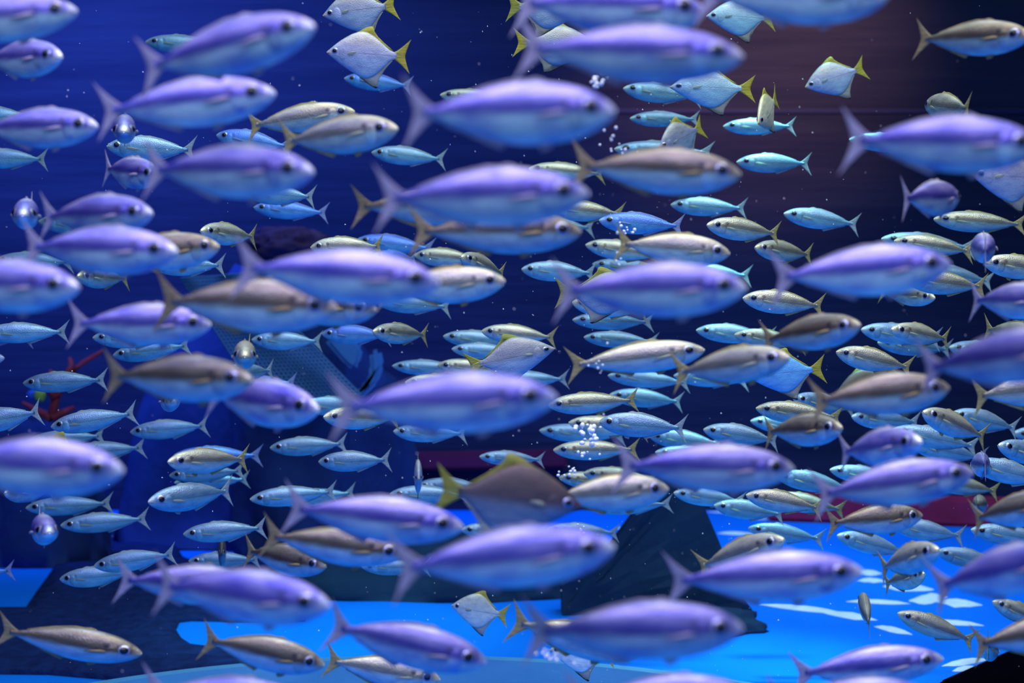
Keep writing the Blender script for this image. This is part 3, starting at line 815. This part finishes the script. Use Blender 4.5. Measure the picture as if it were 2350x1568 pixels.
def body_mesh(sh, name, nst=38, seg=22):
    vs_, fs = [], []
    for i in range(nst + 1):
        u = i / nst
        t = sh.end * (u ** 1.35 if u < 0.5 else (0.5 ** 1.35 + (1 - 0.5 ** 1.35) * ((u - 0.5) / 0.5)))
        top, bot, wd = interp(sh.tab, t)
        zc, hh = (top + bot) / 2, (top - bot) / 2
        for k in range(seg):
            a = 2 * math.pi * k / seg
            vs_.append(sh.P(t, math.cos(a) * wd, zc + math.sin(a) * hh))
    for i in range(nst):
        for k in range(seg):
            a, b = i * seg + k, i * seg + (k + 1) % seg
            fs.append((a, b, b + seg, a + seg))
    fs.append(tuple(range(seg))); fs.append(tuple(nst * seg + k for k in reversed(range(seg))))
    return mesh(name, vs_, fs)

def fin_plate(sh, name, outline, th=0.006, yoff=0.0):
    """a thin fin from a (t, z) outline, thick at the root line and thin at its rim"""
    pts = outline
    n = len(pts)
    cx = sum(p[0] for p in pts) / n; cz = sum(p[1] for p in pts) / n
    bm = bmesh.new()
    A = [bm.verts.new(sh.P(t, yoff + th * 0.18, z)) for t, z in pts]
    B = [bm.verts.new(sh.P(t, yoff - th * 0.18, z)) for t, z in pts]
    ins = [(cx + (t - cx) * 0.6, cz + (z - cz) * 0.6) for t, z in pts]
    Ai = [bm.verts.new(sh.P(t, yoff + th * 0.5, z)) for t, z in ins]
    Bi = [bm.verts.new(sh.P(t, yoff - th * 0.5, z)) for t, z in ins]
    for i in range(n):
        j = (i + 1) % n
        bm.faces.new((A[i], A[j], Ai[j], Ai[i])); bm.faces.new((B[j], B[i], Bi[i], Bi[j])); bm.faces.new((A[j], A[i], B[i], B[j]))
    fa = bm.faces.new(Ai); fb = bm.faces.new(Bi[::-1])
    bmesh.ops.triangulate(bm, faces=[fa, fb])
    return bm_mesh(name, bm, None, True)

def tail_mesh(sh, root, base, tipx, spread, fork, name):
    """forked tail: each lobe a curved blade"""
    tops = []
    n = 9
    bm = bmesh.new()
    for sgn in (1, -1):
        rows = []
        for i in range(n + 1):
            u = i / n
            # leading edge sweeps out to the tip, trailing edge runs from the fork to the tip
            lt = root + (tipx - root) * (u ** 0.85); lz = base + (spread - base) * (u ** 1.08)
            tt = fork + (tipx - fork) * (u ** 1.25); tz = 0 + spread * (u ** 0.95)
            row = []
            for j in range(5):
                v = j / 4
                t = lt * (1 - v) + tt * v; z = (lz * (1 - v) + tz * v) * sgn
                th = 0.0055 * (1 - 0.8 * u) * (1 - 0.7 * v)
                row.append((bm.verts.new(sh.P(t, th, z)), bm.verts.new(sh.P(t, -th, z))))
            rows.append(row)
        for r0, r1 in zip(rows, rows[1:]):
            for j in range(4):
                bm.faces.new((r0[j][0], r0[j + 1][0], r1[j + 1][0], r1[j][0]))
                bm.faces.new((r0[j][1], r1[j][1], r1[j + 1][1], r0[j + 1][1]))
            for j in (0, 4):
                bm.faces.new((r0[j][0], r1[j][0], r1[j][1], r0[j][1]))
    # web between lobes at the root
    c = [(root - 0.02, base * 0.9), (fork, 0.0), (root - 0.02, -base * 0.9)]
    f = [bm.verts.new(sh.P(t, 0.004, z)) for t, z in c]; g = [bm.verts.new(sh.P(t, -0.004, z)) for t, z in c]
    bm.faces.new(f); bm.faces.new(g[::-1])
    return bm_mesh(name, bm, None, True)

def disc_on_side(sh, side, ct, cz, rt, rz, lift, name, nr=4, seg=16, over=None):
    """a domed disc hugging the flank"""
    vs_ = [sh.P(ct, side * (sh.surf(ct, cz) + lift + (over[3] if over else 0)), cz)]
    for i in range(1, nr + 1):
        r = i / nr
        for k in range(seg):
            a = 2 * math.pi * k / seg
            t = max(0.004, ct + rt * r * math.cos(a)); z = cz + rz * r * math.sin(a)
            base = 0.0
            if over:          # sits on another dome (centre t, z, radius, lift)
                q = min(1.0, math.hypot(t - over[0], z - over[1]) / over[2]); base = over[3] * (1 - q ** 3)
            vs_.append(sh.P(t, side * (sh.surf(t, z) + base + lift * (1 - r ** 3) - (0.002 if i == nr else 0)), z))
    fs = [(0, 1 + k, 1 + (k + 1) % seg) if side < 0 else (0, 1 + (k + 1) % seg, 1 + k) for k in range(seg)]
    for i in range(nr - 1):
        for k in range(seg):
            a = 1 + i * seg + k; b = 1 + i * seg + (k + 1) % seg
            fs.append((a, b, b + seg, a + seg) if side > 0 else (b, a, a + seg, b + seg))
    me = mesh(name, vs_, fs)
    return me

def pectoral_mesh(sh, side, t0, z0, ln, wd, drop, flare, name):
    pts = [(0, .5), (.25, .9), (.6, .75), (1, .15), (.92, -.15), (.55, -.55), (.2, -.6), (0, -.4)]
    bm = bmesh.new()
    A, B = [], []
    for u, v in pts:
        t = t0 + ln * u; z = z0 + wd * v * 0.5 - drop * u
        y = side * (sh.surf(min(t, sh.end), z) + 0.004 + flare * u)
        A.append(bm.verts.new(sh.P(t, y, z))); B.append(bm.verts.new(sh.P(t, y + side * 0.0025, z)))
    bm.faces.new(A); bm.faces.new(B[::-1])
    for i in range(len(A)):
        j = (i + 1) % len(A)
        bm.faces.new((A[i], A[j], B[j], B[i]))
    return bm_mesh(name, bm, None, True)

def scad_parts(bend):
    sh = Shape(SCAD_TAB, bend)
    P = {'body': body_mesh(sh, 'scad_body')}
    P['tail_fin'] = tail_mesh(sh, 0.838, 0.021, 1.0, 0.172, 0.938, 'scad_tail')
    P['dorsal_fin'] = fin_plate(sh, 'scad_dorsal', [(.30,.118),(.335,.138),(.37,.147),(.41,.139),(.47,.141),(.52,.131),(.60,.114),(.70,.082),(.79,.050),(.79,.036),(.70,.066),(.60,.094),(.50,.112),(.40,.122)])
    P['anal_fin'] = fin_plate(sh, 'scad_anal', [(.50,-.124),(.535,-.158),(.58,-.140),(.66,-.108),(.74,-.074),(.80,-.052),(.80,-.038),(.72,-.066),(.62,-.098),(.54,-.120)])
    P['pelvic_fin'] = fin_plate(sh, 'scad_pelvic', [(.27,-.120),(.31,-.160),(.35,-.168),(.36,-.138),(.33,-.128)], 0.006)
    for side, nm in ((1, 'L'), (-1, 'R')):
        P['eye' + nm] = disc_on_side(sh, side, .116, .016, .043, .043, .010, 'eye')
        P['pupil' + nm] = disc_on_side(sh, side, .116, .016, .035, .035, .004, 'pupil', 3, 14, (.116, .016, .043, .010))
        P['gill' + nm] = disc_on_side(sh, side, .190, -.024, .048, .082, .007, 'gill')
        P['mouth' + nm] = disc_on_side(sh, side, .026, -.014, .022, .0035, .004, 'mouth', 2, 10)
        P['pec' + nm] = pectoral_mesh(sh, side, .235, -.012, .15, .036, .022, .010, 'pectoral')
    return P

def moony_parts(bend):
    sh = Shape(MOONY_TAB, bend)
    P = {'body': body_mesh(sh, 'moony_body')}
    P['tail_fin'] = tail_mesh(sh, 0.80, 0.042, 1.0, 0.215, 0.935, 'moony_tail')
    P['dorsal_fin'] = fin_plate(sh, 'moony_dorsal', [(.30,.236),(.38,.285),(.46,.335),(.52,.350),(.545,.335),(.555,.29),(.60,.225),(.68,.150),(.76,.085),(.79,.058),(.76,.054),(.68,.108),(.60,.180),(.50,.24),(.40,.265)])
    P['anal_fin'] = fin_plate(sh, 'moony_anal', [(.36,-.255),(.45,-.315),(.54,-.375),(.60,-.405),(.625,-.385),(.64,-.30),(.70,-.185),(.76,-.100),(.79,-.064),(.76,-.062),(.68,-.150),(.58,-.25),(.48,-.285)])
    P['fin_edge'] = fin_plate(sh, 'moony_edge', [(.40,-.286),(.45,-.322),(.54,-.384),(.605,-.416),(.632,-.405),(.622,-.392),(.60,-.398),(.54,-.366),(.46,-.306)], 0.010)
    for side, nm in ((1, 'L'), (-1, 'R')):
        P['eye' + nm] = disc_on_side(sh, side, .098, .018, .040, .042, .010, 'eye')
        P['pupil' + nm] = disc_on_side(sh, side, .097, .018, .029, .031, .005, 'pupil', 3, 14, (.098, .018, .040, .010))
        P['gill' + nm] = disc_on_side(sh, side, .195, -.015, .055, .100, .005, 'gill')
        P['mouth' + nm] = disc_on_side(sh, side, .022, -.012, .018, .004, .004, 'mouth', 2, 10)
        P['pec' + nm] = pectoral_mesh(sh, side, .255, -.02, .11, .055, -.020, .015, 'pectoral')
    return P

BENDS = (-0.10, -0.04, 0.0, 0.04, 0.10)
PROTO = {}
for k, b in enumerate(BENDS):
    PROTO['s', k] = scad_parts(b)
    PROTO['m', k] = moony_parts(b * 0.6)

_skinned = {}
def skinned(me, mat):
    """the same shape wearing a skin: one mesh per shape and skin, shared by all alike fish"""
    key = (me.name, mat.name)
    if key not in _skinned:
        c = me.copy(); c.materials.clear(); c.materials.append(mat)
        _skinned[key] = c
    return _skinned[key]

TONE_S = {'V': 'violet', 'B': 'bronze', 'S': 'silver', 'C': 'pale blue', 'D': 'deep blue'}
TONE_M = {'V': 'purple-grey', 'B': 'dusky', 'S': 'silver', 'Y': 'cream yellow', 'W': 'whitish', 'C': 'blue-grey', 'D': 'bright blue'}
random.seed(11)

def build_fish(i, row):
    kind, tone, hx, hy, tx, ty, H, sgn, dm, what = row
    L0 = 0.17 if kind == 's' else 0.14
    hr = 0.271 if kind == 's' else 0.70
    d = FPX * L0 * hr / H
    d = min(max(d, 1.0), 3.45) * dm
    dx, dy = hx - tx, ty - hy
    P = math.hypot(dx, dy)
    c = P * d / (FPX * L0)
    if c > 0.90:
        L, c = L0 * max(c, 0.9), 1.0
        yaw = 0.0
    else:
        L = L0; yaw = math.acos(max(c, 0.03))
    sz = H * d / (FPX * hr * L)
    sz = min(max(sz, 0.72), 1.3)
    # head and tail on their sight lines, a body length apart
    if yaw == 0.0:
        dl = random.uniform(-0.05, 0.05) * L
        ph, pt = at(hx, hy, d - dl), at(tx, ty, d + dl)
    else:
        lo, hi = 0.0, L
        for _ in range(40):
            mid = (lo + hi) / 2
            ph, pt = at(hx, hy, d - mid * sgn), at(tx, ty, d + mid * sgn)
            if (ph - pt).length < L: lo = mid
            else: hi = mid
    ex = (ph - pt).normalized()
    up = Vector((0, 0, 1))
    ez = (up - ex * up.dot(ex))
    ez.normalize()
    ey = ez.cross(ex)
    ctr = (ph + pt) / 2
    m = Matrix((ex, ey, ez)).transposed().to_4x4()
    m.translation = ctr
    wide = 1.45 if kind == 's' and yaw > 1.25 else 1.0      # well-fed ones seen end on
    m = m @ Matrix.Diagonal((L, L * wide, L * sz, 1))
    bend = BENDI.get(i)
    if bend is None:
        bend = random.choice((1, 2, 2, 2, 3))
    pr = PROTO[kind, bend]
    facing = 'facing right' if dx > 0 else 'facing left'
    if yaw > 1.25:
        facing = 'facing us' if sgn > 0 else 'turned away'
    if kind == 's':
        size = 'large' if H >= 95 else ('mid-sized' if H >= 66 else 'small')
        label = f"{size} {TONE_S[tone]} scad {facing}, {what}"
        root = link('scad_fish', None)
        grp = {'large': 'large near scads', 'mid-sized': 'scads in the middle distance', 'small': 'small scads in the distance'}[size]
    else:
        label = f"{TONE_M[tone]} moony fish {facing}, {what}"
        root = link('moony_fish', None)
        grp = 'moony fish among the scads'
    root.empty_display_size = 0.01
    root.matrix_world = m
    tag(root, label, 'fish', grp)
    skin = M[('scad' if kind == 's' else 'moony') + tone]
    if kind == 's':
        fin = afin = M['fin' + tone]; tfin = fin
    else:
        fin = tfin = M['olive_fin'] if tone in 'VB' else M['yellow_fin']
        afin = M['moony_anal']
    def part(nm, key, mat, parent=root):
        o = link(nm, skinned(pr[key], mat))
        o.parent = parent
        return o
    part('body', 'body', skin)
    part('tail_fin', 'tail_fin', tfin)
    part('dorsal_fin', 'dorsal_fin', fin)
    af = part('anal_fin', 'anal_fin', afin)
    if kind == 'm':
        part('dark_edge', 'fin_edge', M['black_edge'], af)
    elif H > 55:
        part('pelvic_fin', 'pelvic_fin', fin)
    for nm in ('L', 'R'):
        e = part('eye', 'eye' + nm, M['iris'])
        part('pupil', 'pupil' + nm, M['pupil'], e)
        part('gill_cover', 'gill' + nm, skin)
        part('pectoral_fin', 'pec' + nm, fin if kind == 's' and tone in 'VBD' else M['pectoral'])
        if H > 55:
            part('mouth', 'mouth' + nm, M['mouth'])

BENDI = {}
for i, row in enumerate(FISH):
    build_fish(i, row)

# ------------------------------------------------------------------ air bubbles and drifting specks
random.seed(23)
def ball(seed):
    bm = bmesh.new(); bmesh.ops.create_icosphere(bm, subdivisions=2, radius=1.0)
    for v in bm.verts:
        v.co *= 1 + 0.12 * noise.noise(v.co * 1.5 + Vector((seed * 5, 0, 0)))
    return bm_mesh('air_bubble', bm, M['bubble'], True)
BALLS = [ball(k) for k in range(3)]
CLUST = [  # centre px, spread px, count, radius px, distance, where
 ((1372,192),(20,20),15,6.5,1.85,'in the topmost clump of the bubble column'),
 ((1395,290),(22,50),7,3.6,1.85,'loose below the topmost clump, beside violet noses'),
 ((1420,345),(34,14),8,3.6,2.0,'beside the head above the gold flanked fish'),
 ((1435,522),(26,10),9,3.6,2.3,'on the blue fish right of centre'),
 ((1418,580),(20,40),7,3.0,2.0,'between tail and yellow dorsal, right of centre'),
 ((1362,850),(26,90),9,2.6,2.0,'loose around the long slim silver fish'),
 ((1350,1000),(24,30),24,6.0,2.4,'in the white clump lower centre'),
 ((1345,1045),(22,10),10,4.0,2.4,'on the golden snouted fish'),
 ((1310,1082),(26,14),10,3.8,2.3,'above the two heads at the dark moony'),
 ((1265,1504),(36,16),16,4.6,1.62,'in the clump at the bottom edge'),
 ((1325,1214),(22,10),6,3.0,2.6,'on the fish before the blue floor'),
]
for (c, sp, n, rp, d, where) in CLUST:
    for k in range(n):
        x = random.gauss(c[0], sp[0] * 0.5); y = random.gauss(c[1], sp[1] * 0.5)
        dd = d + random.uniform(-0.05, 0.05)
        o = link('air_bubble', random.choice(BALLS))
        o.location = at(x, y, dd)
        r = rp * random.uniform(0.55, 1.15) * dd / FPX
        o.scale = (r, r, r * random.uniform(0.8, 1.2))
        tag(o, 'tiny white air bubble ' + where, 'bubble', 'air bubbles ' + where)

def specks():
    vs_, fs = [], []
    tri = [(1, 0, -.5), (-.5, .8, -.4), (-.5, -.8, -.4), (0, 0, .9)]
    for k in range(900):
        x = random.uniform(0, 2350); y = random.uniform(0, 1568) ** 1.0
        if random.random() < 0.45:
            x = random.gauss(1330, 260)
        d = random.uniform(1.7, 3.6)
        r = random.choice((0.5, 0.6, 0.8, 1.0, 1.6)) * d / FPX
        p = at(x, y, d); b = len(vs_)
        st = random.uniform(0.6, 1.8)
        vs_ += [p + Vector((t[0] * r * st, t[1] * r, t[2] * r * (2.2 - st * 0.6))) for t in tri]
        fs += [(b, b + 1, b + 3), (b + 1, b + 2, b + 3), (b + 2, b, b + 3), (b, b + 2, b + 1)]
    tag(link('drifting_specks', mesh('drifting_specks', vs_, fs, False, M['speck'])), 'fine pale specks drifting through the water', 'specks', None, 'stuff')
specks()
